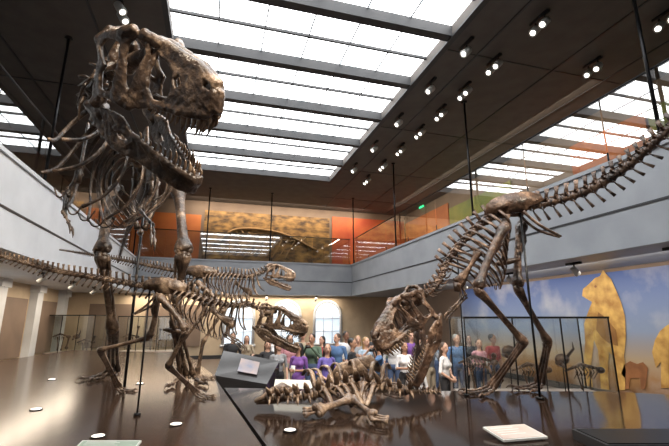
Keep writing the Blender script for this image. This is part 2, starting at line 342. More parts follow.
def dino(name,base,ground,ctrl,legs,arms,sk,bm,S,ribL,ribW,tp=1.0,ilium=.0,poles=()):
    """ctrl: list (Vector,size,kind) from tail tip to skull."""
    root=empty(name,base)
    pts=[c[0] for c in ctrl]; K=14
    dense=[V(p) for p in spl(pts,K)]; nseg=len(ctrl)-1
    cum=[0]
    for i in range(1,len(dense)): cum.append(cum[-1]+(dense[i]-dense[i-1]).length)
    def at(s):
        import bisect
        i=min(max(bisect.bisect_left(cum,s),1),len(cum)-1); t=(s-cum[i-1])/max(cum[i]-cum[i-1],1e-6)
        p=dense[i-1].lerp(dense[i],t); g=(i-1+t)/K; k=min(int(g),nseg-1); fr=g-k
        tg=(dense[min(i+1,len(dense)-1)]-dense[max(i-2,0)]).normalized()
        return p,tg,ctrl[k][1]*(1-fr)+ctrl[k+1][1]*fr,ctrl[k][2],g
    mv=MB(); mr=MB(); s=.0; vd=[]
    while s<cum[-1]:
        p,t,sz,kd,g=at(s); vd.append((p,t,sz,kd,g)); s+=sz*1.9
    dors=[i for i,q in enumerate(vd) if q[3]=='d']; ends=[]
    tube(mv,[q[0] for q in vd],[q[2]*.45 for q in vd],6)
    for i,(p,t,sz,kd,g) in enumerate(vd):
        u=(UP-t*UP.dot(t)); u=u.normalized() if u.length>.05 else t.orthogonal(); lat=t.cross(u).normalized()
        Lc=sz*.84
        tube(mv,[p-t*Lc,p-t*Lc*.85,p-t*Lc*.3,p+t*Lc*.3,p+t*Lc*.85,p+t*Lc],[sz*.85,sz*.95,sz*.62,sz*.62,sz*.95,sz*.85],9)
        tube(mv,[p+u*sz*.3,p+u*sz*1.1],[(sz*.5,sz*.55),(sz*.5,sz*.35)],6,up=t)
        sh={'t':2.1,'s':2.7,'d':2.6,'n':1.6}[kd]*tp
        if kd=='t': sh*=min(1,.35+g/3.0)
        back=-t if kd in 'ts' else -t*.4
        tube(mv,[p+u*sz*.9,p+u*sz*(1+sh*.5)+back*sz*.3,p+u*sz*(1+sh)+back*sz*.55],[(sz*.42,sz*.15),(sz*.34,sz*.11),(sz*.48,sz*.17)],6,up=t)
        tl={'t':1.0,'s':1.3,'d':1.5,'n':1.2}[kd]
        for sg in (-1,1):
            tube(mv,[p+u*sz*.5,p+u*sz*.75+lat*sg*sz*(.6+tl*.5),p+u*sz*.8+lat*sg*sz*(.6+tl)-t*sz*.4],[(sz*.3,sz*.2),(sz*.26,sz*.13),(sz*.28,sz*.11)],6,up=t)
            tube(mv,[p+u*sz*.9+lat*sg*sz*.35,p+u*sz*1.15+lat*sg*sz*.4+t*sz*1.2],[sz*.2,sz*.13],5)
        if kd=='t' and g>.3:
            h=2.4*min(1,g/2.0)
            for sg in (-1,1): tube(mv,[p-u*sz*.8-t*sz+lat*sg*sz*.3,p-u*sz*(.9+h*.3)-t*sz*1.2],[sz*.15,sz*.13],5)
            tube(mv,[p-u*sz*(.85+h*.25)-t*sz*1.15,p-u*sz*(.9+h)-t*sz*1.9],[(sz*.2,sz*.13),(sz*.32,sz*.1)],6,up=t)
        if kd=='n':
            for sg in (-1,1): tube(mr,[p-u*sz*.3+lat*sg*sz*1.0,p-u*sz*.9+lat*sg*sz*1.3-t*sz*.8,p-u*sz*1.2+lat*sg*sz*1.3-t*sz*3.0],[sz*.24,sz*.18,sz*.06],6)
        if kd=='d':
            f=(i-dors[0])/max(1,len(dors)-1)
            L=ribL*(.42+.58*math.sin(min(1,f*1.25)*math.pi*.5))*(1 if f<.8 else 1-(f-.8)*1.1); wd=ribW*(.6+.4*math.sin(math.pi*min(1,f+.15)))*(1 if f<.7 else 1-(f-.7)*.9)
            e2=[]
            for sg in (-1,1):
                l=lat*sg
                q=[p+u*sz*.7+l*sz*1.1,p+u*sz*.5+l*wd*.62,p-u*L*.22+l*wd*.98-t*L*.06,p-u*L*.5+l*wd*1.0-t*L*.10,p-u*L*.78+l*wd*.72-t*L*.08,p-u*L+l*wd*.35+t*L*.02]
                q=spl(q,3); n=len(q)
                tube(mr,q,[(sz*(.36-.14*j/n),sz*.14) for j in range(n)],6,up=t); e2.append(V(q[-1]))
                tube(mr,[p+l*sz*.8,V(q[2])],[sz*.15,sz*.12],5)
            ends.append((f,e2))
    for a in range(len(ends)-1):
        (f,e),(f2,e2)=ends[a],ends[a+1]
        if f>.8: continue
        for w in (0,.5):
            L0=e[0].lerp(e2[0],w); R0=e[1].lerp(e2[1],w); c=(L0+R0)/2-UP*ribW*.18
            q=spl([L0+UP*.04*S,c.lerp(L0,.5)-UP*.02,c,c.lerp(R0,.5)-UP*.02,R0+UP*.04*S],2)
            tube(mr,q,[.010*S]*len(q),5)
    mv.obj('vertebrae',[bm],root,base); mr.obj('ribs',[bm],root,base)
    sac=[q for q in vd if q[3]=='s']
    if sac:
        mp=MB(); c=sum((q[0] for q in sac),V((0,0,0)))/len(sac); t=(sac[-1][0]-sac[0][0])
        t=t.normalized() if t.length>.01 else sac[0][1]
        u=(UP-t*UP.dot(t)).normalized(); lat=t.cross(u).normalized()
        for sg in (-1,1):
            o=c+lat*sg*.17*S
            prof=[(-.62,.02),(-.58,.20),(-.35,.34),(0,.40),(.32,.36),(.52,.24),(.56,.02),(.42,-.06),(.3,.02),(.2,-.14),(.05,-.10),(-.05,-.13),(-.22,-.16),(-.3,-.03)]
            n=len(prof); vs=[]
            for k,th in enumerate((-.035,.035)):
                for x,z in prof: vs.append(o+t*x*S*.95+u*z*S*.8+lat*th*S*.7)
                vs.append(o+u*.12*S+lat*th*1.9*S)
            fs=[]
            for j in range(n):
                k=(j+1)%n; fs+= [(j,k,n),(n+1+k,n+1+j,2*n+1),(k,j,n+1+j,n+1+k)]
            mp.add(vs,fs)
            h=o-u*.10*S
            tube(mp,spl([h+t*.15*S,h+t*.28*S-u*.45*S,c+lat*sg*.05*S+t*.42*S-u*.95*S],4),[.060*S]+[.038*S]*7+[.055*S],7)
            tube(mp,spl([h-t*.15*S,h-t*.38*S-u*.35*S,c+lat*sg*.04*S-t*.72*S-u*.72*S],4),[.05*S]+[.030*S]*7+[.02*S],7)
        b=c+t*.42*S-u*1.0*S
        tube(mp,[b-t*.30*S,b-t*.1*S,b+t*.12*S,b+t*.2*S],[.03*S,(.065*S,.055*S),(.055*S,.045*S),.02*S],7)
        mp.obj('pelvis',[bm],root,base)
    for i,(h,k,a,m,fw) in enumerate(legs):
        lt=V((fw.y,-fw.x,0)).normalized(); leg(root,base,h,k,a,m,fw.normalized(),S,ground,bm,'hind_leg_%d'%(i+1),lt*(1 if i else -1))
    ma=MB()
    for sc,sh,el,wr,fd in arms:
        sc=V(sc);sh=V(sh); d=(sh-sc).normalized()
        q=spl([sc,sc.lerp(sh,.5)-UP*.02,sh],4); n=len(q)
        tube(ma,q,[((.085-.045*min(1,j/3))*S if j<5 else (.05+.02*(j-4))*S,.022*S) for j in range(n)],7,up=UP)
        tube(ma,[sh+V((0,0,.02)),sh-UP*.1*S+d*.06*S],[(.09*S,.03*S),(.05*S,.03*S)],7,up=UP)
        arm(ma,sh,el,wr,fd,S)
    if ma.v: ma.obj('forelimbs',[bm],root,base)
    skull(root,base,*sk)
    if poles:
        mm=MB()
        for p,r in poles:
            p=V(p); cyl(mm,(p.x,p.y,ground+.001),p,r); cyl(mm,(p.x,p.y,ground+.001),(p.x,p.y,ground+.03),r*3.5)
            ell(mm,p,(r*1.8,)*3)
        mm.obj('support_rods',[M_steel],root,base)
    return root

G=1.0
# ---- adult
def rexA():
    b=WZ(150,393,G)
    ctrl=[(W(118,262,13.2),.03,'t'),(W(126,235,11.6),.055,'t'),(W(136,212,10.0),.08,'t'),(W(143,192,8.4),.105,'t'),(W(146,180,7.5),.115,'s'),(W(146,172,6.8),.115,'d'),
          (W(134,158,6.1),.105,'d'),(W(110,138,5.55),.105,'d'),(W(94,110,5.2),.11,'n'),(W(97,82,4.95),.11,'n'),(W(117,70,4.75),.10,'n')]
    f1=(-FWD*.95-RGT*.15).normalized(); f2=(-FWD*.9+RGT*.35).normalized()
    ml=WZ(112,378,G); ml.z=G+.15; mr=WZ(186,384,G); mr.z=G+.15
    legs=[(W(116,188,7.2),W(102,252,6.7),W(113,330,7.25),ml,f1),(W(178,186,7.2),W(184,252,6.7),W(176,325,7.25),mr,f2)]
    occ=W(123,70,4.5)
    arms=[(W(88,126,5.6),W(80,172,5.35),W(66,196,5.3),W(64,214,5.15),RGT*.6-UP*.6-FWD*.3),(W(146,130,5.5),W(150,184,5.2),W(140,210,5.15),W(152,224,5.0),RGT*.3-UP*.7-FWD*.4)]
    fw=(W(231,98,3.95)-occ)
    dino('adult_tyrannosaurus_skeleton',b,G,ctrl,legs,arms,(occ,fw,UP-FWD*.42,1.60,math.radians(19),M_boneA,1.15,1.16),M_boneA,1.05,1.25,.50,
         poles=((W(146,190,7.3),.024),))
rexA()
# ---- juvenile (front left)
def rexB():
    b=WZ(160,400,G)
    ctrl=[(W(-60,240,5.0),.018,'t'),(W(0,256,5.15),.026,'t'),(W(50,270,5.3),.034,'t'),(W(100,279,5.4),.041,'t'),(W(140,286,5.5),.045,'t'),(W(158,289,5.5),.046,'s'),(W(178,292,5.5),.045,'d'),
          (W(205,300,5.45),.043,'d'),(W(232,306,5.4),.040,'d'),(W(244,305,5.38),.038,'n'),(W(252,305,5.35),.034,'n'),(W(260,310,5.35),.030,'n')]
    fw=(RGT-FWD*.2).normalized()
    m1=WZ(118,392,G); m1.z=G+.08; m2=WZ(196,398,G); m2.z=G+.08
    legs=[(W(157,296,5.65),W(150,336,5.75),W(100,350,5.75),m1,fw),(W(160,297,5.35),W(186,330,5.3),W(168,366,5.4),m2,fw)]
    occ=W(261,315,5.35)
    arms=[(W(212,308,5.6),W(232,322,5.5),W(228,334,5.5),W(238,340,5.5),RGT*.7-UP*.5),(W(210,308,5.3),W(230,323,5.3),W(225,335,5.28),W(235,342,5.25),RGT*.7-UP*.5)]
    dino('juvenile_tyrannosaurus_skeleton',b,G,ctrl,legs,arms,(occ,W(307,327,5.2)-occ,UP,.64,math.radians(13),M_boneB,.9,.95),M_boneB,.50,.40,.17,
         poles=((W(150,288,5.5),.012),))
rexB()
# ---- subadult (behind)
def rexC():
    b=WZ(190,378,G)
    ctrl=[(W(60,250,9.0),.015,'t'),(W(110,258,8.8),.03,'t'),(W(150,266,8.7),.04,'t'),(W(180,272,8.6),.045,'t'),(W(193,274,8.6),.048,'s'),(W(206,275,8.6),.048,'d'),
          (W(228,275,8.5),.046,'d'),(W(248,277,8.4),.044,'d'),(W(258,274,8.4),.042,'n'),(W(264,271,8.4),.038,'n'),(W(270,268,8.4),.034,'n')]
    fw=(RGT-FWD*.15).normalized()
    m1=WZ(180,377,G); m1.z=G+.08; m2=WZ(197,379,G); m2.z=G+.08
    legs=[(W(190,282,8.8),W(206,310,8.8),W(180,345,8.9),m1,fw),(W(198,283,8.4),W(224,308,8.4),W(203,342,8.4),m2,fw)]
    occ=W(268,271,8.4)
    arms=[(W(235,282,8.6),W(250,292,8.5),W(246,302,8.5),W(254,306,8.5),RGT*.7-UP*.5)]
    dino('subadult_tyrannosaurus_skeleton',b,G,ctrl,legs,arms,(occ,W(296,275,8.2)-occ,UP,.62,math.radians(14),M_boneE,.9,.95),M_boneB,.60,.48,.2,
         poles=((W(186,272,8.6),.012),))
rexC()
# ---- right, feeding
def rexD():
    b=WZ(510,398,G)
    ctrl=[(W(790,20,4.1),.045,'t'),(W(730,75,4.5),.058,'t'),(W(672,127,5.0),.066,'t'),(W(630,165,5.5),.073,'t'),(W(590,190,6.0),.078,'t'),(W(550,203,6.4),.080,'t'),(W(524,208,6.6),.080,'s'),(W(500,214,6.7),.078,'d'),
          (W(478,228,6.8),.074,'d'),(W(458,248,6.85),.070,'d'),(W(446,266,6.85),.070,'n'),(W(440,280,6.75),.066,'n'),(W(431,291,6.65),.06,'n'),(W(423,296,6.5),.055,'n')]
    fw=(-RGT-FWD*.25).normalized()
    m1=WZ(492,394,G); m1.z=G+.11; m2=WZ(540,390,G); m2.z=G+.11
    legs=[(W(505,226,6.4),W(478,288,6.25),W(524,342,6.3),m1,fw),(W(522,224,6.9),W(518,286,6.8),W(548,342,7.0),m2,fw)]
    occ=W(421,302,6.45)
    arms=[(W(480,250,6.55),W(458,284,6.6),W(463,298,6.6),W(456,306,6.55),-RGT*.7-UP*.6),(W(478,250,7.1),W(460,282,7.1),W(466,296,7.1),W(459,304,7.05),-RGT*.7-UP*.6)]
    dino('feeding_tyrannosaurus_skeleton',b,G,ctrl,legs,arms,(occ,W(379,338,5.95)-occ,UP*.8-RGT*.6-FWD*.2,1.12,math.radians(28),M_boneD,.85,1.05),M_boneD,.82,.88,.34,
         poles=((W(520,210,6.6),.018),(W(457,252,6.85),.012)))
rexD()
# ---- carcass
def carcass():
    b=WZ(350,408,G); root=empty('hadrosaur_carcass_skeleton',b); mv=MB(); mr=MB(); ml=MB()
    def g(px,py,h): p=WZ(px,py,G); p.z=G+h+.02; return p
    ctrl=[(g(438,401,.11),.035),(g(412,405,.16),.066),(g(388,405,.20),.082),(g(362,403,.24),.090),(g(338,405,.21),.085),(g(315,409,.17),.072),(g(290,410,.14),.06),(g(268,410,.13),.05)]
    dense=[V(p) for p in spl([c[0] for c in ctrl],10)]; i=0; last=dense[0]
    vd=[]
    for i,p in enumerate(dense):
        sz=ctrl[min(i//10,len(ctrl)-1)][1]
        if i==0 or (p-last).length>=sz*1.75:
            t=(dense[min(i+1,len(dense)-1)]-dense[max(i-1,0)]).normalized(); vd.append((p,t,sz,i/len(dense))); last=p
    for p,t,sz,f in vd:
        u=(UP*.8-FWD*.6); u=(u-t*u.dot(t)).normalized(); lat=t.cross(u)
        tube(mv,[p-t*sz*.85,p-t*sz*.3,p+t*sz*.3,p+t*sz*.85],[sz,sz*.7,sz*.7,sz],9)
        tube(mv,[p+u*sz*.5,p+u*sz*2.2+t*sz*.4,p+u*sz*3.1+t*sz*.7],[(sz*.6,sz*.3),(sz*.5,sz*.25),(sz*.12,sz*.1)],6,up=t)
        for sg in (-1,1):
            q=[p+u*sz*.4,p+u*sz*.6+lat*sg*sz*1.5,p+u*sz*.5+lat*sg*sz*2.6]
            for k in q: k.z=max(k.z,G+.05)
            tube(mv,q,[sz*.36,sz*.3,sz*.08],6)
        if .3<f<.72:
            for sg,L in ((1,.42),(-1,.5)):
                q=[p+lat*sg*sz*.8,p+lat*sg*L*.4+UP*.16+FWD*.02,p+lat*sg*L*.8+UP*.10,p+lat*sg*L*1.0-UP*.02]
                for k in q[1:]: k.z=max(k.z,G+.055)
                q=spl(q,3); tube(mr,q,[(.036,.016)]*len(q),6,up=t)
    bone(ml,g(335,387,.14),g(372,395,.24),.052,1.6); bone(ml,g(352,380,.10),g(384,388,.08),.042,1.6)
    bone(ml,g(316,420,.08),g(352,412,.14),.048,1.6); bone(ml,g(352,412,.14),g(374,424,.07),.036,1.6)
    for k in range(3):
        bone(ml,g(304,416+3*k,.05),g(322,412+3*k,.07),.020,1.6); bone(ml,g(371,420+3*k,.05),g(388,424+2*k,.045),.018,1.5)
        bone(ml,g(384,386+2*k,.05),g(398,388+3*k,.05),.018,1.5); tube(ml,[g(398,388+3*k,.04),g(406,389+3*k,.03)],[.024,.004],6)
    for sg in (0,1):
        o=g(350+sg*14,394-sg*8,.30)
        tube(ml,[o-RGT*.34-UP*.14,o-RGT*.14+UP*.04,o+RGT*.10+UP*.10,o+RGT*.36-UP*.08],[(.04,.016),(.12,.03),(.13,.03),(.03,.014)],8,up=UP)
    s0=g(290,408,.16); f=(-RGT-FWD*.15).normalized(); 
    q=[s0,s0+f*.12+UP*.05,s0+f*.25+UP*.01,s0+f*.38-UP*.05,s0+f*.47-UP*.08]
    tube(ml,q,[(.085,.10),(.10,.10),(.07,.07),(.035,.07),(.022,.08)],9,up=UP)
    for sg in (-1,1):
        l=FWD*sg
        tube(ml,[s0+l*.07-UP*.04,s0+f*.2+l*.06-UP*.08,s0+f*.44+l*.04-UP*.1],[.03,.032,.02],7)
        ell(ml,s0+f*.1+l*.085+UP*.05,(.035,.025,.035))
    mv.obj('vertebrae',[M_boneE],root,b); mr.obj('ribs',[M_boneE],root,b); ml.obj('skull_and_limb_bones',[M_boneE],root,b)
carcass()

# ---------------------------------------------------------------- room
def slab(name,a,b,m,smooth=False,bev=0):
    mb=MB(); c=[(a[i]+b[i])/2 for i in range(3)]; box(mb,a,b); o=mb.obj(name,[m],None,c,smooth)
    return o
XL,XR,YB=-4.2,8.0,24.0; ZS,ZP,ZG,ZC=3.6,5.45,7.05,9.65
slab('floor',(-8.5,-6,-.15),(13.5,27.3,0),M_floor)
slab('wall_left',(-7.8,-6,0),(-7.5,25.8,ZS),M_cream)
slab('wall_right',(11,-6,0),(11.3,25.8,ZS),M_brownwall)
slab('wall_back',(-7.5,25.5,0),(11,25.8,ZS),M_cream)
slab('wall_front',(-8.5,-6.3,0),(13.5,-6,10.4),M_white)
slab('wall_left_upper',(-8.5,-6,ZS),(-8.2,27.3,ZC),M_brownwall)
slab('wall_right_upper',(13.2,-6,ZS),(13.5,27.3,ZC),M_brownwall)
slab('wall_back_upper',(-8.2,27,ZS),(13.2,27.3,ZC),M_brownwall)
slab('mezzanine_floor_left',(-8.2,-6,ZS),(XL-.25,27,ZS+.45),M_white)
slab('mezzanine_floor_right',(XR+.25,-6,ZS),(13.2,27,ZS+.45),M_grey)
slab('mezzanine_floor_back',(XL-.25,YB+.25,ZS),(XR+.25,27,ZS+.45),M_grey)
def fascia(name,a,b,m,ax):
    mb=MB(); box(mb,a,b)
    for z0,z1,o in ((ZS-.04,ZS+.06,.04),(ZS+.75,ZS+.80,.015),(ZP-.07,ZP+.02,.05)):
        A=list(a);B=list(b); A[2]=z0;B[2]=z1; A[ax]-=o;B[ax]+=o; box(mb,A,B,1 if z1-z0<.06 else 0)
    return mb.obj(name,[m,M_dark],None,[(a[i]+b[i])/2 for i in range(3)],False)
fascia('parapet_left',(XL-.25,-5.98,ZS),(XL,YB-.08,ZP),M_white,0)
fascia('parapet_right',(XR,-5.98,ZS),(XR+.25,YB-.08,ZP),M_grey,0)
fascia('parapet_back',(XL-.25,YB,ZS),(XR+.25,YB+.25,ZP),M_grey,1)
def balustrade(name,p0,p1):
    p0=V(p0);p1=V(p1); L=(p1-p0).length; d=(p1-p0)/L; root=empty(name,p0)
    g=MB(); m=MB(); k=int(L//2.4); w=L/k
    for i in range(k):
        a=p0+d*(i*w+.02); b=p0+d*((i+1)*w-.02)
        g.add([a,b,V((b.x,b.y,ZG)),V((a.x,a.y,ZG))],[(0,1,2,3)])
    cyl(m,V((p0.x,p0.y,ZG+.02)),V((p1.x,p1.y,ZG+.02)),.025)
    for i in range(k+1):
        c=p0+d*min(i*w,L-.03); cyl(m,c,V((c.x,c.y,ZP+.3)),.02,n=6)
    g.obj('glass_panels',[M_glass],root,p0,False); m.obj('rail_and_clips',[M_steel],root,p0)
balustrade('glass_balustrade',(XL-.17,-5.9,ZP+.02),(XL-.17,YB-.1,ZP+.02))
balustrade('glass_balustrade',(XR+.17,-5.9,ZP+.02),(XR+.17,YB-.1,ZP+.02))
balustrade('glass_balustrade',(XL,YB+.17,ZP+.02),(XR,YB+.17,ZP+.02))
def post(X,Y):
    mb=MB(); cyl(mb,(X,Y,ZP+.02),(X,Y,ZC-.005),.036); cyl(mb,(X,Y,ZC-.05),(X,Y,ZC-.005),.10); cyl(mb,(X,Y,ZP+.02),(X,Y,ZP+.05),.09); mb.obj('steel_post',[M_steel],None,(X,Y,ZP))
for X in (XL-.05,XR+.05):
    for Y in (-.8,5.3,11.4,17.5,23.7): post(X,Y)
for X in (-.6,3.0): post(X,YB+.05)
# ceiling with skylight opening
SX0,SX1,SY0,SY1=-1.55,5.75,-2.0,21.2
mb=MB()
for a,b in (((-8.5,-6.3,ZC),(SX0,27.3,ZC+.3)),((SX1,-6.3,ZC),(13.5,27.3,ZC+.3)),((SX0,SY1,ZC),(SX1,27.3,ZC+.3)),((SX0,-6.3,ZC),(SX1,SY0,ZC+.3))): box(mb,a,b)
mb.obj('ceiling',[M_ceil],None,(0,0,ZC),False)
root=empty('skylight',(2,9,ZC+.5)); mb=MB(); box(mb,(SX0,SY0,ZC+.31),(SX1,SY1,ZC+.35)); mb.obj('frosted_glass',[M_sky],root,(2,9,ZC+.5),False)
mb=MB(); y=SY1
while y>SY0:
    box(mb,(SX0,y-.28,ZC-.02),(SX1,y-.02,ZC+.3)); box(mb,(SX0,y-1.37,ZC+.22),(SX1,y-1.30,ZC+.3))
    y-=2.5
box(mb,(SX0-.12,SY0,ZC-.06),(SX0+.02,SY1,ZC-.002)); box(mb,(SX1-.02,SY0,ZC-.06),(SX1+.14,SY1,ZC-.002))
mb.obj('beams',[M_beam],root,(2,9,ZC+.5),False)
mb=MB()
for i in range(1,6):
    x=SX0+(SX1-SX0)*i/6; box(mb,(x-.018,SY0,ZC+.27),(x+.018,SY1,ZC+.3))
mb.obj('muntins',[mat('muntin_grey',(.35,.37,.4),.5)],root,(2,9,ZC+.5),False)
mb=MB()
for x in (-6,-3.4,6.9,9.6,11.6): box(mb,(x-.025,-5.9,ZC-.03),(x+.025,26.9,ZC))
for y in (4,9,14,19,24): box(mb,(SX1+.2,y-.02,ZC-.02),(13.1,y+.02,ZC)); box(mb,(-8.1,y-.02,ZC-.02),(SX0-.2,y+.02,ZC))
mb.obj('trim_ceiling',[M_dark],None,(0,0,ZC),False)
# spotlights
M_can=mat('spotlight_can',(.50,.50,.48),.35,.1)
def twin(x,y,z,n=2,aim=V((-.75,-.15,-.75)),k_=1.25):
    mb=MB(); box(mb,(x-.05,y-.24*k_,z-.06),(x+.05,y+.24*k_,z-.001))
    for k in range(n):
        c=V((x,y+(k-(n-1)/2)*.26*k_,z-.06)); a=aim.normalized(); cyl(mb,c,c-UP*.10,.02,n=6)
        s=c-UP*.16*k_-a*.1*k_; tube(mb,[s,s+a*.03*k_,s+a*.26*k_],[.05*k_,.08*k_,.09*k_],10,1); cyl(mb,s+a*.255*k_,s+a*.266*k_,.055*k_,2)
    mb.obj('ceiling_spotlight',[M_steel,M_can,M_lamp],None,(x,y,z))
for y in (7.2,9.0,10.5,12.0,13.6,15.4,17.4,19.6): twin(7.5,y,ZC)
for y in (8.6,10.6,13,15.5,18.2): twin(6.3,y,ZC,1)
for y in (9.6,14): twin(-2.6,y,ZC,2,V((.6,-.3,-1)))
for y in (6.2,8.3): twin(10.4,y,ZC,2)
for y in (6,8.5,11,13.5): twin(8.9,y,ZS,1,V((1,0,-1)),.9)
for x in (-3,0,3,6): twin(x,24.9,ZS,1,V((0,1,-1)),.9)
for y in (12,15,18,21): twin(-5.2,y,ZS,1,V((-1,0,-1)),.9)
# upper murals
slab('fossil_wall_mural',(-.9,26.93,4.6),(7.4,26.99,9.05),M_gold)
slab('orange_wall_panel',(-5.2,26.93,4.6),(-1.1,26.99,8.7),M_orange)
slab('red_wall_panel',(7.6,26.93,4.6),(13.1,26.99,9.2),M_red)
slab('orange_wall_panel',(13.12,21,4.6),(13.18,26.8,9.0),M_orange)
slab('olive_wall_panel',(13.12,15.5,4.6),(13.18,20.9,8.6),M_green)
slab('orange_wall_panel',(13.12,9,4.6),(13.18,12,8.8),M_orange)
slab('olive_wall_panel',(13.12,6,4.6),(13.18,8.9,8.8),M_green)
mb=MB(); e=WX(421,206,13.05); box(mb,(e.x,e.y-.3,e.z-.12),(e.x+.05,e.y+.3,e.z+.12)); mb.obj('exit_sign',[mat('exit_green',(.05,.8,.3),.4,emit=1.5)],None,e,False)
mb=MB()
for i in range(9):
    x=1.0+i*.45; q=spl([(x,26.85,7.9-.08*i),(x+.35,26.82,7.3),(x+.15,26.84,6.5+.05*i),(x-.25,26.86,6.1)],4); tube(mb,q,[.035]*len(q),6)
q=spl([(-.1,26.84,6.9),(1.2,26.83,7.9),(4,26.83,7.8),(6.6,26.84,6.7)],5); tube(mb,q,[.08]*len(q),7)
mb.obj('fossil_relief',[mat('fossil_relief_gold',(.28,.16,.06),.6)],None,(3,26.8,7))
# arch windows
def arch(name,c,ax,w,z0,z1):
    root=empty(name,c); n=12; r=w/2
    def P(u,z,o): return V((c[0]+u,c[1]-o,z)) if ax==0 else V((c[0]+o,c[1]+u,z))
    prof=[(-r,z0),(r,z0)]+[(r*math.cos(math.pi*i/n),z1-r+r*math.sin(math.pi*i/n)) for i in range(n+1)]
    g=MB(); g.add([P(u,z,.02) for u,z in prof],[tuple(range(len(prof)))]); g.obj('glass',[M_daywin],root,c,False)
    f=MB(); q=[P(-r,z0,.05)]+[P(u*1.0,z,.05) for u,z in reversed(prof[2:])]+[P(r,z0,.05)]
    tube(f,q,[(.09,.06)]*len(q),6); tube(f,[P(-r-.15,z0,.06),P(r+.15,z0,.06)],[.08,.08],6)
    for u in (-r/3,r/3): cyl(f,P(u,z0,.06),P(u,z1-r*.1,.06),.025,n=6)
    for k in (.3,.6): cyl(f,P(-r,z0+(z1-z0)*k,.06),P(r,z0+(z1-z0)*k,.06),.025,n=6)
    f.obj('frame',[M_white],root,c)
for i,X in enumerate((1.5,4.3,6.9)): arch('window_%d'%(i+1),(X,25.5,2),0,1.7,.7,3.3)
arch('window_4',(-7.5,15.6,2),1,1.7,.8,3.3)
for i,Y in enumerate((13.9,17.5,20.9,24.3)):
    mb=MB(); box(mb,(-7.5,Y-.3,.0),(-7.2,Y+.3,ZS)); box(mb,(-7.5,Y-.38,0),(-7.12,Y+.38,.3)); box(mb,(-7.5,Y-.38,ZS-.3),(-7.12,Y+.38,ZS)); mb.obj('wall_pilaster',[M_white],None,(-7.3,Y,0),False)
for i,(a,b_) in enumerate(((18.1,20.3),(21.5,23.7))): slab('wall_graphic_panel',(-7.49,a,.7),(-7.42,b_,3.0),M_brownwall)
for a,b_ in ((-6.4,-4.2),(-3.6,-.6)): slab('wall_graphic_panel',(a,25.41,.7),(b_,25.48,3.0),M_brownwall)
slab('baseboard_back',(-7.5,25.42,0),(11,25.5,.2),M_dark); slab('baseboard_right',(10.93,-6,0),(11,25.4,.2),M_dark); slab('baseboard_left',(-7.5,-6,0),(-7.45,25.4,.2),M_dark)

# right mural (flat painting)
def muralmat():
    m=bpy.data.materials.new('painted_sky_mural'); m.use_nodes=True; nt=m.node_tree; b=nt.nodes['Principled BSDF']; b.inputs['Roughness'].default_value=.6
    tc=nt.nodes.new('ShaderNodeTexCoord'); sx=nt.nodes.new('ShaderNodeSeparateXYZ'); r=nt.nodes.new('ShaderNodeValToRGB')
    mr=nt.nodes.new('ShaderNodeMapRange'); mr.inputs['From Min'].default_value=-1.7; mr.inputs['From Max'].default_value=1.7
    el=r.color_ramp.elements; el[0].position=0; el[0].color=(.14,.07,.03,1); el[1].position=1; el[1].color=(.05,.10,.31,1)
    for p,c in ((.15,(.33,.17,.06)),(.28,(.43,.33,.21)),(.5,(.23,.30,.45))): e=el.new(p); e.color=(*c,1)
    n=nt.nodes.new('ShaderNodeTexNoise'); n.inputs['Scale'].default_value=.9; n.inputs['Detail'].default_value=7
    r2=nt.nodes.new('ShaderNodeValToRGB'); r2.color_ramp.elements[0].position=.5; r2.color_ramp.elements[1].position=.75; r2.color_ramp.elements[0].color=(0,0,0,1); r2.color_ramp.elements[1].color=(.5,.5,.5,1)
    mx=nt.nodes.new('ShaderNodeMixRGB'); mx.inputs[2].default_value=(.58,.57,.56,1)
    L=nt.links.new; L(tc.outputs['Object'],sx.inputs[0]); L(sx.outputs['Z'],mr.inputs[0]); L(mr.outputs[0],r.inputs[0]); L(tc.outputs['Object'],n.inputs['Vector']); L(n.outputs['Fac'],r2.inputs[0])
    L(r2.outputs[0],mx.inputs[0]); L(r.outputs[0],mx.inputs[1]); L(mx.outputs[0],b.inputs['Base Color']); return m
root=empty('ice_age_mural',(10.97,10,1.85)); mb=MB(); box(mb,(10.96,2,.2),(10.99,17,3.5)); mb.obj('canvas',[muralmat()],root,(10.97,10,1.85),False)
M_mam=mat('mural_animal_paint',(.36,.18,.04),.6,col2=(.68,.43,.12),nscale=3.2)
M_mam2=mat('mural_distant_animal_paint',(.20,.08,.03),.6,col2=(.32,.13,.045),nscale=3)
M_mam3=mat('mural_animal_shade_paint',(.22,.10,.025),.6,col2=(.30,.15,.04),nscale=3)
def flat(name,pts,m,off=.0):
    mb=MB(); q=[WX(x,y,10.94-off) for x,y in pts]; 
    for p in q: p.z=max(p.z,.22)
    mb.add(q,[tuple(range(len(q)))]); mb.obj(name,[m],root,(10.97,10,1.85),False)
flat('painted_beast_body',[(582,296),(583,289),(589,284),(595,278),(600,276),(603,270),(607,275),(611,279),(616,290),(621,302),(625,316),(626,338),(624,356),(626,372),(625,390),(617,390),(616,372),(613,356),(609,352),(608,370),(609,390),(601,390),(600,368),(598,350),(594,340),(591,366),(593,390),(585,390),(584,364),(585,340),(584,324),(588,312),(592,302),(587,299)],M_mam)
flat('painted_beast_shade',[(598,312),(606,318),(616,330),(618,346),(610,344),(602,338),(596,330)],M_mam3,.01)
flat('painted_beast_eye',[(594,286),(596,285),(597,287),(595,288)],M_mam2,.012)
flat('painted_calf',[(652,352),(655,340),(660,331),(666,326),(676,320),(690,326),(696,345),(694,388),(684,388),(682,368),(672,366),(671,388),(661,388),(661,362),(656,368)],M_mam)
flat('distant_bison',[(621,374),(624,365),(630,361),(637,364),(643,362),(648,368),(647,376),(645,389),(641,389),(640,378),(630,378),(629,389),(625,389),(625,378)],M_mam2)

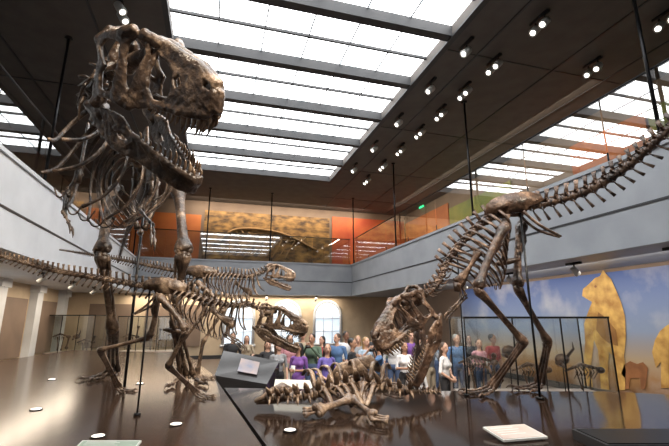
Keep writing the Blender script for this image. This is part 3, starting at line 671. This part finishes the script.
# ---------------------------------------------------------------- platforms
def prism(name,poly,z0,z1,mats,parent=None,org=None):
    mb=MB(); n=len(poly); vs=[(p.x,p.y,z0) for p in poly]+[(p.x,p.y,z1) for p in poly]
    a=sum(poly[i].x*poly[(i+1)%n].y-poly[(i+1)%n].x*poly[i].y for i in range(n))
    if a<0: vs=vs[:n][::-1]+vs[n:][::-1]
    mb.add(vs,[tuple(range(n-1,-1,-1))],1); mb.add(vs,[tuple(range(n,2*n))],0)
    mb.add(vs,[(i,(i+1)%n,n+(i+1)%n,n+i) for i in range(n)],1)
    return mb.obj(name,mats,parent,org if org else (poly[0].x,poly[0].y,z0),False)
e1=WZ(262,446,G); e0=WZ(212,374,G); dd=(e1-e0).normalized(); near=e1+dd*2.4; gap=RGT*.05
pl=[WZ(-60,366,G),WZ(0,361,G),WZ(72,350,G),WZ(186,353,G),e0,near,near-RGT*5,LD(-7.0,4,0)]
prism('exhibit_platform',pl,0.002,G,[M_plat,M_platside])
pr=[e0.lerp(e1,.35)+gap,LD(1.0,7.35,0),LD(4.6,7.3,0),LD(6.2,6.6,0),LD(6.6,2.6,0),LD(.6,1.3,0),near+gap]
prism('exhibit_platform',pr,0.002,G-.004,[M_platR,M_platside])
for px,py in ((176,425),(52,380),(98,437),(290,431),(140,384),(36,410)):
    c=WZ(px,py,G); mb=MB(); cyl(mb,c+UP*.001,c+UP*.012,.075,0,20); cyl(mb,c+UP*.0125,c+UP*.016,.058,1,20); mb.obj('inlaid_floor_light',[M_steel,M_disc],None,c)
def plaque(name,c,w,d,h,yaw,m,tilt=.5,pm=M_dark):
    R=Matrix.Translation(V(c))@Matrix.Rotation(yaw,4,'Z'); mb=MB()
    T=R@Matrix.Translation((0,0,h))@Matrix.Rotation(tilt,4,'X'); box(mb,(-w/2,-d/2,-.02),(w/2,d/2,.0),1,T); box(mb,(-w/2+.015,-d/2+.015,.0),(w/2-.015,d/2-.015,.004),0,T)
    for s in (-1,1): box(mb,(s*w*.38-.015,-.015,0),(s*w*.38+.015,.015,h),1,R)
    for i in range(4): box(mb,(-w*.4,d*(.28-i*.16),.004),(w*(.1+.07*(i%2)),d*(.32-i*.16)-.0,.006),1,T)
    return mb.obj(name,[m,pm],None,c,False)
plaque('label_plaque',WZ(298,397,G)+FWD*.1,.80,.14,.17,-YAW-.2,M_label,1.0,M_label)
plaque('label_plaque',WZ(515,437,G),.50,.34,.05,-YAW+.25,M_labelp,.12,M_label)
plaque('label_plaque',WZ(108,449,G),.55,.12,.04,-YAW,mat('label_green',(.30,.38,.32),.4),.3,M_label)
mb=MB(); R=Matrix.Translation(WZ(640,448,G))@Matrix.Rotation(-YAW,4,'Z'); box(mb,(-.45,-.25,0),(.8,.3,.09),0,R); box(mb,(-.42,-.22,.09),(.77,.27,.10),1,R); mb.obj('projector_housing',[M_dark,M_steel],None,WZ(640,448,G),False)
def kiosk(name,px0,px1,d,ztop):
    a=(px0-334.5)/420*d; b=(px1-334.5)/420*d; R=Matrix.Translation(LD(0,d,0))@Matrix.Rotation(-YAW,4,'Z'); mb=MB()
    def q(x,y,z): return R@V((x,y,z))
    v=[q(a,0,0),q(b+.08,0,0),q(b+.25,.6,0),q(a,.6,0),q(a,0,ztop-.45),q(b+.08,0,ztop-.62),q(b+.25,.6,ztop-.22),q(a,.6,ztop)]
    mb.add(v,[(0,3,2,1),(4,5,6),(4,6,7),(0,1,5,4),(1,2,6,5),(2,3,7,6),(3,0,4,7)],0)
    n=(v[5]-v[4]); up=(v[7]-v[4]); nn=n.cross(up).normalized()
    def s(x,y): return v[4]+n*x+up*y*(1-.15*x)+nn*.03+UP*.012
    mb.add([s(.40,.25),s(.78,.25),s(.78,.8),s(.40,.8)],[(0,1,2,3)],1)
    mb.obj(name,[M_gloss,mat('kiosk_screen',(.26,.19,.17),.2,col2=(.12,.13,.18),nscale=3,emit=.2),M_platside],None,LD((a+b)/2,d,0),False)
kiosk('information_kiosk',219,266,9.05,1.48)

# display cases
def case(name,px0,px1,d,zt,dep,kind):
    a=(px0-334.5)/420*d; b=(px1-334.5)/420*d; R=Matrix.Translation(LD((a+b)/2,d,0))@Matrix.Rotation(-YAW,4,'Z'); w=(b-a)/2; c=LD((a+b)/2,d,0)
    root=empty(name,c); m=MB(); box(m,(-w,0,0),(w,dep,.62),0,R); box(m,(-w,0,.62),(w,dep,.66),1,R)
    for x in (-w,-w/3,w/3,w): 
        for y in (0,dep):
            if abs(x)==w or y==0: box(m,(x-.012,y-.012,.66),(x+.012,y+.012,zt),2,R)
    box(m,(-w-.02,-.02,zt),(w+.02,dep+.02,zt+.04),2,R); m.obj('plinth_and_frame',[M_dark,M_labelp,M_steel],root,c,False)
    g=MB()
    for A,B in (((-w,0),(w,0)),((-w,0),(-w,dep)),((w,0),(w,dep)),((-w,dep),(w,dep))):
        g.add([R@V((A[0],A[1],.66)),R@V((B[0],B[1],.66)),R@V((B[0],B[1],zt)),R@V((A[0],A[1],zt))],[(0,1,2,3)])
    g.obj('glass',[M_case],root,c,False)
    s=MB(); y=dep*.55
    n=int(w*2/.42)
    for i in range(n):
        x=-w+.35+i*(2*w-.7)/max(1,n-1); h=1.05+.6*random.random()
        cyl(s,R@V((x,y,.66)),R@V((x,y,h)),.012,1,6)
        if i%3==0:
            for j in range(7): tube(s,[R@V((x-.2+.07*j,y-.1,h+.12)),R@V((x-.17+.07*j,y-.17,h)),R@V((x-.2+.07*j,y-.05,h-.15))],[.012,.014,.006],5)
            tube(s,[R@V((x-.35,y,h)),R@V((x,y,h+.14)),R@V((x+.36,y,h+.05))],[.02,.045,.03],7)
            ell(s,R@V((x+.42,y,h+.02)),(.11,.06,.07)); bone(s,R@V((x-.1,y,h)),R@V((x-.02,y,.72)),.02); bone(s,R@V((x+.2,y,h)),R@V((x+.15,y,.72)),.02)
        elif i%3==1:
            bone(s,R@V((x,y,h-.25)),R@V((x+.05,y,h+.3)),.045); 
        else:
            ell(s,R@V((x,y,h+.06)),(.17,.11,.12)); tube(s,[R@V((x-.1,y,h)),R@V((x-.05,y-.2,h-.08))],[.07,.03],7); tube(s,[R@V((x+.1,y,h+.1)),R@V((x+.22,y-.1,h+.28)),R@V((x+.2,y-.12,h+.42))],[.035,.025,.006],6)
    s.obj('mounted_fossils',[M_boneD,M_steel],root,c)
case('display_case',463,606,8.7,2.18,1.1,0)
case('glass_vitrine',48,97,20.0,2.35,1.2,1)
case('glass_vitrine',120,180,21.0,2.3,1.0,1)

# ---------------------------------------------------------------- people
SK=[mat('skin_light',(.50,.30,.22),.5),mat('skin_tan',(.36,.20,.13),.5),mat('skin_brown',(.20,.10,.065),.5)]
HR=[mat('hair_black',(.012,.010,.009),.5),mat('hair_brown',(.05,.027,.015),.5),mat('hair_blond',(.28,.17,.07),.5),mat('hair_grey',(.26,.25,.24),.6)]
M_lip=mat('lips',(.33,.10,.09),.5); M_eye=mat('eye_dark',(.02,.015,.012),.2); M_shoe=mat('shoe_leather',(.03,.025,.02),.4)
def cloth(n,c): return mat(n,c,.85,col2=tuple(x*.8 for x in c),nscale=14,bump=.25,bscale=20)
def person(name,lat,d,h,face,shirt,pants,skin,hair,long=False,dress=False,pose='stand',woman=False,turn=0):
    S=h/1.72; P=grid((-.52,-.55,-.0),(.52,.3,1.80),.0145)
    P[2]=P[2]-.0001; prims=[]
    def C(a,b,ra,rb,m): prims.append((pcap(P,a,b,ra,rb),m))
    def E(c,r,m): prims.append((pell(P,c,r),m))
    sw=.155 if woman else .18; hp=.165 if woman else .155; low=1 if dress else 2
    E((0,.01,.95),(hp,.115,.12),low); E((0,0,1.10),(.125 if woman else .15,.095,.16),1); E((0,-.01,1.27),(sw-.01,.112,.16),1)
    C((-sw+.02,.01,1.385),(sw-.02,.01,1.385),.052,.052,1); C((0,.0,1.41),(0,-.012,1.52),.052,.047,0)
    if woman: E((-.07,-.085,1.26),(.06,.055,.06),1); E((.07,-.085,1.26),(.06,.055,.06),1)
    ct,st=math.cos(turn),math.sin(turn)
    def H(x,y,z): return (x*ct-(y+.01)*st,x*st+(y+.01)*ct-.015,z)
    HP=[(P[0])*ct+(P[1]+.015)*st,-(P[0])*st+(P[1]+.015)*ct-.01,P[2]]
    prims.append((pell(HP,(0,-.005,1.625),(.072,.092,.108)),0)); prims.append((pell(HP,(0,-.04,1.56),(.05,.055,.05)),0))
    prims.append((pcap(HP,(0,-.098,1.615),(0,-.113,1.588),.010,.015),0))
    for s in (-1,1): prims.append((pell(HP,(s*.074,.005,1.605),(.014,.024,.033)),0))
    prims.append((pell(HP,(0,.022,1.655),(.083,.095,.093)),3))
    if long:
        prims.append((pcap(HP,(0,.055,1.62),(0,.07,1.40),.075,.055),3))
        for s in (-1,1): prims.append((pcap(HP,(s*.068,.02,1.62),(s*.075,.03,1.42),.028,.022),3))
    ar=.043 if woman else .050; hands=[]
    for s in (-1,1):
        sh=(s*(sw+.02),.01,1.375)
        if pose=='stand': el=(s*(sw+.075),.03,1.10); wr=(s*(sw+.07),-.06,.87)
        elif pose=='camera': el=(s*(sw+.08),-.10,1.16); wr=(s*.07,-.30,1.42)
        elif pose=='hold': el=(s*(sw+.06),.02,1.11); wr=(s*.07,-.25,1.13)
        elif pose=='point': 
            if s>0: el=(s*(sw+.1),-.18,1.30); wr=(s*(sw+.08),-.42,1.40)
            else: el=(s*(sw+.075),.03,1.10); wr=(s*(sw+.06),-.06,.87)
        else: el=(s*(sw+.10),.02,1.12); wr=(s*(sw-.03),-.13,1.0)
        C(sh,el,ar,ar*.82,1)
        bare=woman or pose=='stand'
        C(el,wr,ar*.80,.026,0 if bare else 1)
        dv=V(wr)-V(el); dv.normalize(); e=V(wr)+dv*.075; C(wr,tuple(e),.024,.030,0); hands.append((V(wr),dv,e,s))
        kx=.10; ky=.03*s
        C((s*.085,.01,.90),(s*kx,-.01+ky*.3,.49),.088,.057,low if not dress else 0); C((s*kx,-.01+ky*.3,.49),(s*kx,.03,.09),.055,.036,0 if dress else 2)
        C((s*kx,.045,.042),(s*(kx+.015),-.14,.036),.042,.034,4)
    if dress:
        C((0,.0,.93),(0,0,.58),.155,.195,1)
    F=None
    for dd_,m in prims: F=dd_ if F is None else smin(F,dd_,.022)
    F=np.maximum(F,.001-P[2]); F[:,:,0]=1; F[:,:,-1]=1; F[0]=1;F[-1]=1;F[:,0]=1;F[:,-1]=1
    vs,fs=snet(F.astype(np.float32),(-.52,-.55,0),.0145)
    cen=vs[fs].mean(1); gi=np.round((cen-np.array((-.52,-.55,0)))/.0145).astype(int)
    gi=np.clip(gi,0,np.array(F.shape)-1)
    D=np.stack([q[0][gi[:,0],gi[:,1],gi[:,2]] for q in prims]); mm=np.array([q[1] for q in prims])[D.argmin(0)]
    mb=MB(); Rz=Matrix.Rotation(face,3,'Z'); base=LD(lat,d,0)
    def T(p): return base+Rz@(V(p)*S)
    mb.add([T(p) for p in vs],fs.tolist(),mm.tolist())
    for s in (-1,1):
        ell(mb,T(H(s*.03,-.088,1.625)),(.012*S,.010*S,.008*S),5,nu=8,nv=5)
        tube(mb,[T(H(s*.015,-.095,1.645)),T(H(s*.045,-.083,1.645))],[.005,.004],5,3)
    tube(mb,[T(H(-.022,-.088,1.557)),T(H(0,-.098,1.556)),T(H(.022,-.088,1.557))],[.004,.007,.004],5,6)
    for wr,dv,e,s in hands:
        side=dv.cross(V((s,0,0)))
        side=side.normalized() if side.length>.1 else V((0,1,0)); inn=V((-s,0,0))
        if pose in('camera','hold'): side=V((0,0,1)); inn=V((-s,0,0))
        for k,L in enumerate((.062,.074,.080,.072)):
            o=side*(k-1.5)*-.017; p0=e+o+dv*.012; p1=p0+dv*L*.5+inn*.006; p2=p1+dv*L*.3+inn*.02; p3=p2+dv*L*.12+inn*.02
            tube(mb,[T(p) for p in (p0,p1,p2,p3)],[.0095*S,.009*S,.008*S,.006*S],6,0)
        t0=wr+dv*.03+side*.024; tube(mb,[T(t0),T(t0+side*.025+dv*.03+inn*.01),T(t0+side*.028+dv*.058+inn*.022)],[.012*S,.010*S,.007*S],6,0)
    if pose=='camera': 
        c=V((0,-.375,1.44)); Mx=Matrix.Translation(base)@Rz.to_4x4()@Matrix.Scale(S,4); box(mb,c-V((.06,.025,.035)),c+V((.06,.025,.035)),5,Mx)
        tube(mb,[T(c+V((0,-.02,0))),T(c+V((0,-.075,0)))],[.026,.026],10,5)
    if pose=='hold':
        c=V((0,-.335,1.17)); Mx=Matrix.Translation(base)@Rz.to_4x4()@Matrix.Scale(S,4); box(mb,c-V((.05,.008,.08)),c+V((.05,.008,.08)),7,Mx)
    ms=[skin,shirt,pants,hair,M_shoe,M_eye,M_lip,M_label]
    return mb.obj(name,ms,None,base)
K={'purple':cloth('cloth_purple',(.17,.07,.29)),'violet':cloth('cloth_violet',(.13,.10,.36)),'white':cloth('cloth_white',(.62,.62,.64)),'grey':cloth('cloth_grey',(.26,.27,.29)),'black':cloth('cloth_black',(.02,.02,.024)),
   'pink':cloth('cloth_pink',(.54,.26,.30)),'blue':cloth('cloth_blue',(.08,.16,.32)),'lblue':cloth('cloth_light_blue',(.32,.42,.54)),'red':cloth('cloth_red',(.33,.045,.045)),'jean':cloth('denim',(.05,.08,.16)),'khaki':cloth('cloth_khaki',(.35,.29,.21)),'green':cloth('cloth_green',(.09,.14,.10))}
ppl=[('woman_in_black_top',268,11.2,1.62,.5,'black','jean',0,1,1,0,'hip',1),
('woman_in_grey_shirt',279,10.4,1.62,.4,'grey','black',0,1,1,0,'stand',1),
('woman_in_purple_dress',299,9.8,1.62,-.3,'purple','purple',1,0,1,1,'hold',1),
('man_in_pink_shirt',290,11.6,1.74,.2,'pink','khaki',0,1,0,0,'stand',0),
('man_in_green_shirt',312,11.2,1.78,-.2,'green','jean',1,0,0,0,'camera',0),
('woman_in_violet_dress',327,9.3,1.64,.6,'violet','violet',0,0,1,1,'hip',1),
('man_in_blue_shirt',337,11.4,1.78,-.4,'blue','black',0,1,0,0,'stand',0),
('man_in_black_shirt',352,10.0,1.72,1.3,'black','khaki',1,0,0,0,'hold',0),
('woman_in_light_blue_top',366,11.0,1.7,.3,'lblue','jean',0,2,1,0,'camera',1),
('man_in_denim_shirt',379,9.9,1.64,-1.6,'blue','black',1,0,0,0,'point',0),
('man_in_white_shirt',393,11.2,1.76,-.3,'white','jean',0,3,0,0,'stand',0),
('woman_in_white_blouse',404,10.2,1.62,.2,'white','black',1,1,1,0,'hold',1),
('child_in_white_shirt',416,9.2,1.22,-.4,'white','jean',1,0,0,0,'stand',0),
('man_in_grey_shirt',428,10.6,1.76,.6,'grey','khaki',0,1,0,0,'camera',0),
('woman_in_white_top',443,9.3,1.66,1.0,'white','black',0,1,1,0,'hip',1),
('man_in_light_blue_shirt',438,12.0,1.8,0,'lblue','jean',0,3,0,0,'stand',0),
('woman_in_pink_top',478,11.0,1.66,.3,'pink','jean',0,1,1,0,'hold',1),
('man_in_red_shirt',492,11.6,1.76,.5,'red','jean',1,0,0,0,'stand',0),
('woman_in_black_coat',468,12.4,1.70,.1,'black','black',0,1,1,0,'stand',1),
('man_in_black_jacket',233,12.9,1.76,.5,'black','jean',1,0,0,0,'stand',0),
('woman_in_khaki_top',247,14.0,1.64,.1,'khaki','jean',0,1,1,0,'hip',1),
('man_in_khaki_shirt',303,12.6,1.82,.1,'khaki','jean',0,1,0,0,'stand',0),
('woman_in_red_top',322,12.4,1.68,-.5,'red','black',0,0,1,0,'hold',1),
('man_in_white_polo',346,12.6,1.80,.3,'white','khaki',2,0,0,0,'hip',0),
('woman_in_grey_dress',358,12.2,1.70,-.2,'grey','grey',0,2,1,1,'hold',1),
('man_in_dark_shirt',373,12.8,1.82,.4,'black','jean',1,0,0,0,'camera',0),
('woman_in_green_top',386,13.0,1.74,-.1,'green','jean',0,1,1,0,'stand',1),
('man_in_plum_shirt',411,12.4,1.80,.2,'purple','black',0,1,0,0,'stand',0),
('woman_in_black_dress',421,11.6,1.64,-.4,'black','black',1,0,1,1,'hip',1),
('man_in_denim_jacket',456,11.4,1.76,.2,'blue','jean',0,3,0,0,'stand',0),
('woman_in_white_cardigan',276,12.9,1.70,.2,'white','jean',0,2,1,0,'stand',1)]
for n,px,d,h,fc,sh,pa,sk,hr,lg,dr,po,wm in ppl:
    person(n,(px-334.5)/427*d,d,h,fc-YAW,K[sh],K[pa],SK[sk],HR[hr],bool(lg),bool(dr),po,bool(wm),turn=random.uniform(-.5,.5))

# ---------------------------------------------------------------- lights
def area(name,loc,size,e,col,rot=(0,0,0),sy2=None):
    l=bpy.data.lights.new(name,'AREA'); l.energy=e; l.color=col; l.size=size
    if sy2: l.shape='RECTANGLE'; l.size_y=sy2
    o=bpy.data.objects.new(name,l); o.location=loc; o.rotation_euler=rot; scene.collection.objects.link(o)
def spot(name,loc,tgt,e,col,ang=40,r=.05):
    l=bpy.data.lights.new(name,'SPOT'); l.energy=e; l.color=col; l.spot_size=math.radians(ang); l.spot_blend=.6; l.shadow_soft_size=r
    o=bpy.data.objects.new(name,l); o.location=loc; o.rotation_euler=(V(tgt)-V(loc)).to_track_quat('-Z','Y').to_euler(); scene.collection.objects.link(o)
warm=(1,.84,.65)
spot('track_spot_adult',(3.5,-1.5,9.3),W(150,110,5.0),2800,warm,34)
spot('track_spot_adult_legs',(6.8,2.5,9.3),W(150,300,6.5),1700,warm,34)
spot('track_spot_feeding',(7.3,-1,9.3),W(500,250,6.6),2500,warm,44)
spot('track_spot_feeding_side',(-2.6,3,9.3),W(450,300,6.6),1800,warm,36)
spot('track_spot_carcass',(3,2,9.3),WZ(350,405,G),1000,warm,24)
spot('track_spot_juvenile',(1.5,-1,9.3),W(150,310,5.4),1300,warm,40)
spot('fill_spot_visitors',(2.5,4,9.3),LD(0,11,1.2),2000,(1,.93,.85),46)  # added fill light to brighten the crowd, not a track fixture
area('lobby_ceiling_lamp_back',(1.5,24.9,ZS-.1),12,250,warm,(0,0,0),.8)
area('lobby_ceiling_lamp_left',(-5.9,16,ZS-.1),.8,260,warm,(0,0,0),14)
area('mural_wash_lamp',(9.2,9.5,ZS-.08),.6,220,(1,.9,.78),(0,math.radians(-35),0),14)
area('upper_gallery_lamp_back',(4,25.8,ZC-.1),12,300,warm,(math.radians(25),0,0),.6)
area('upper_gallery_lamp_right',(11,17,ZC-.1),.6,340,warm,(0,math.radians(-25),0),16)
w=bpy.data.worlds.new('world'); scene.world=w; w.use_nodes=True; w.node_tree.nodes['Background'].inputs[0].default_value=(.6,.7,.8,1); w.node_tree.nodes['Background'].inputs[1].default_value=.5
scene.view_settings.view_transform='Standard'; scene.view_settings.exposure=.6
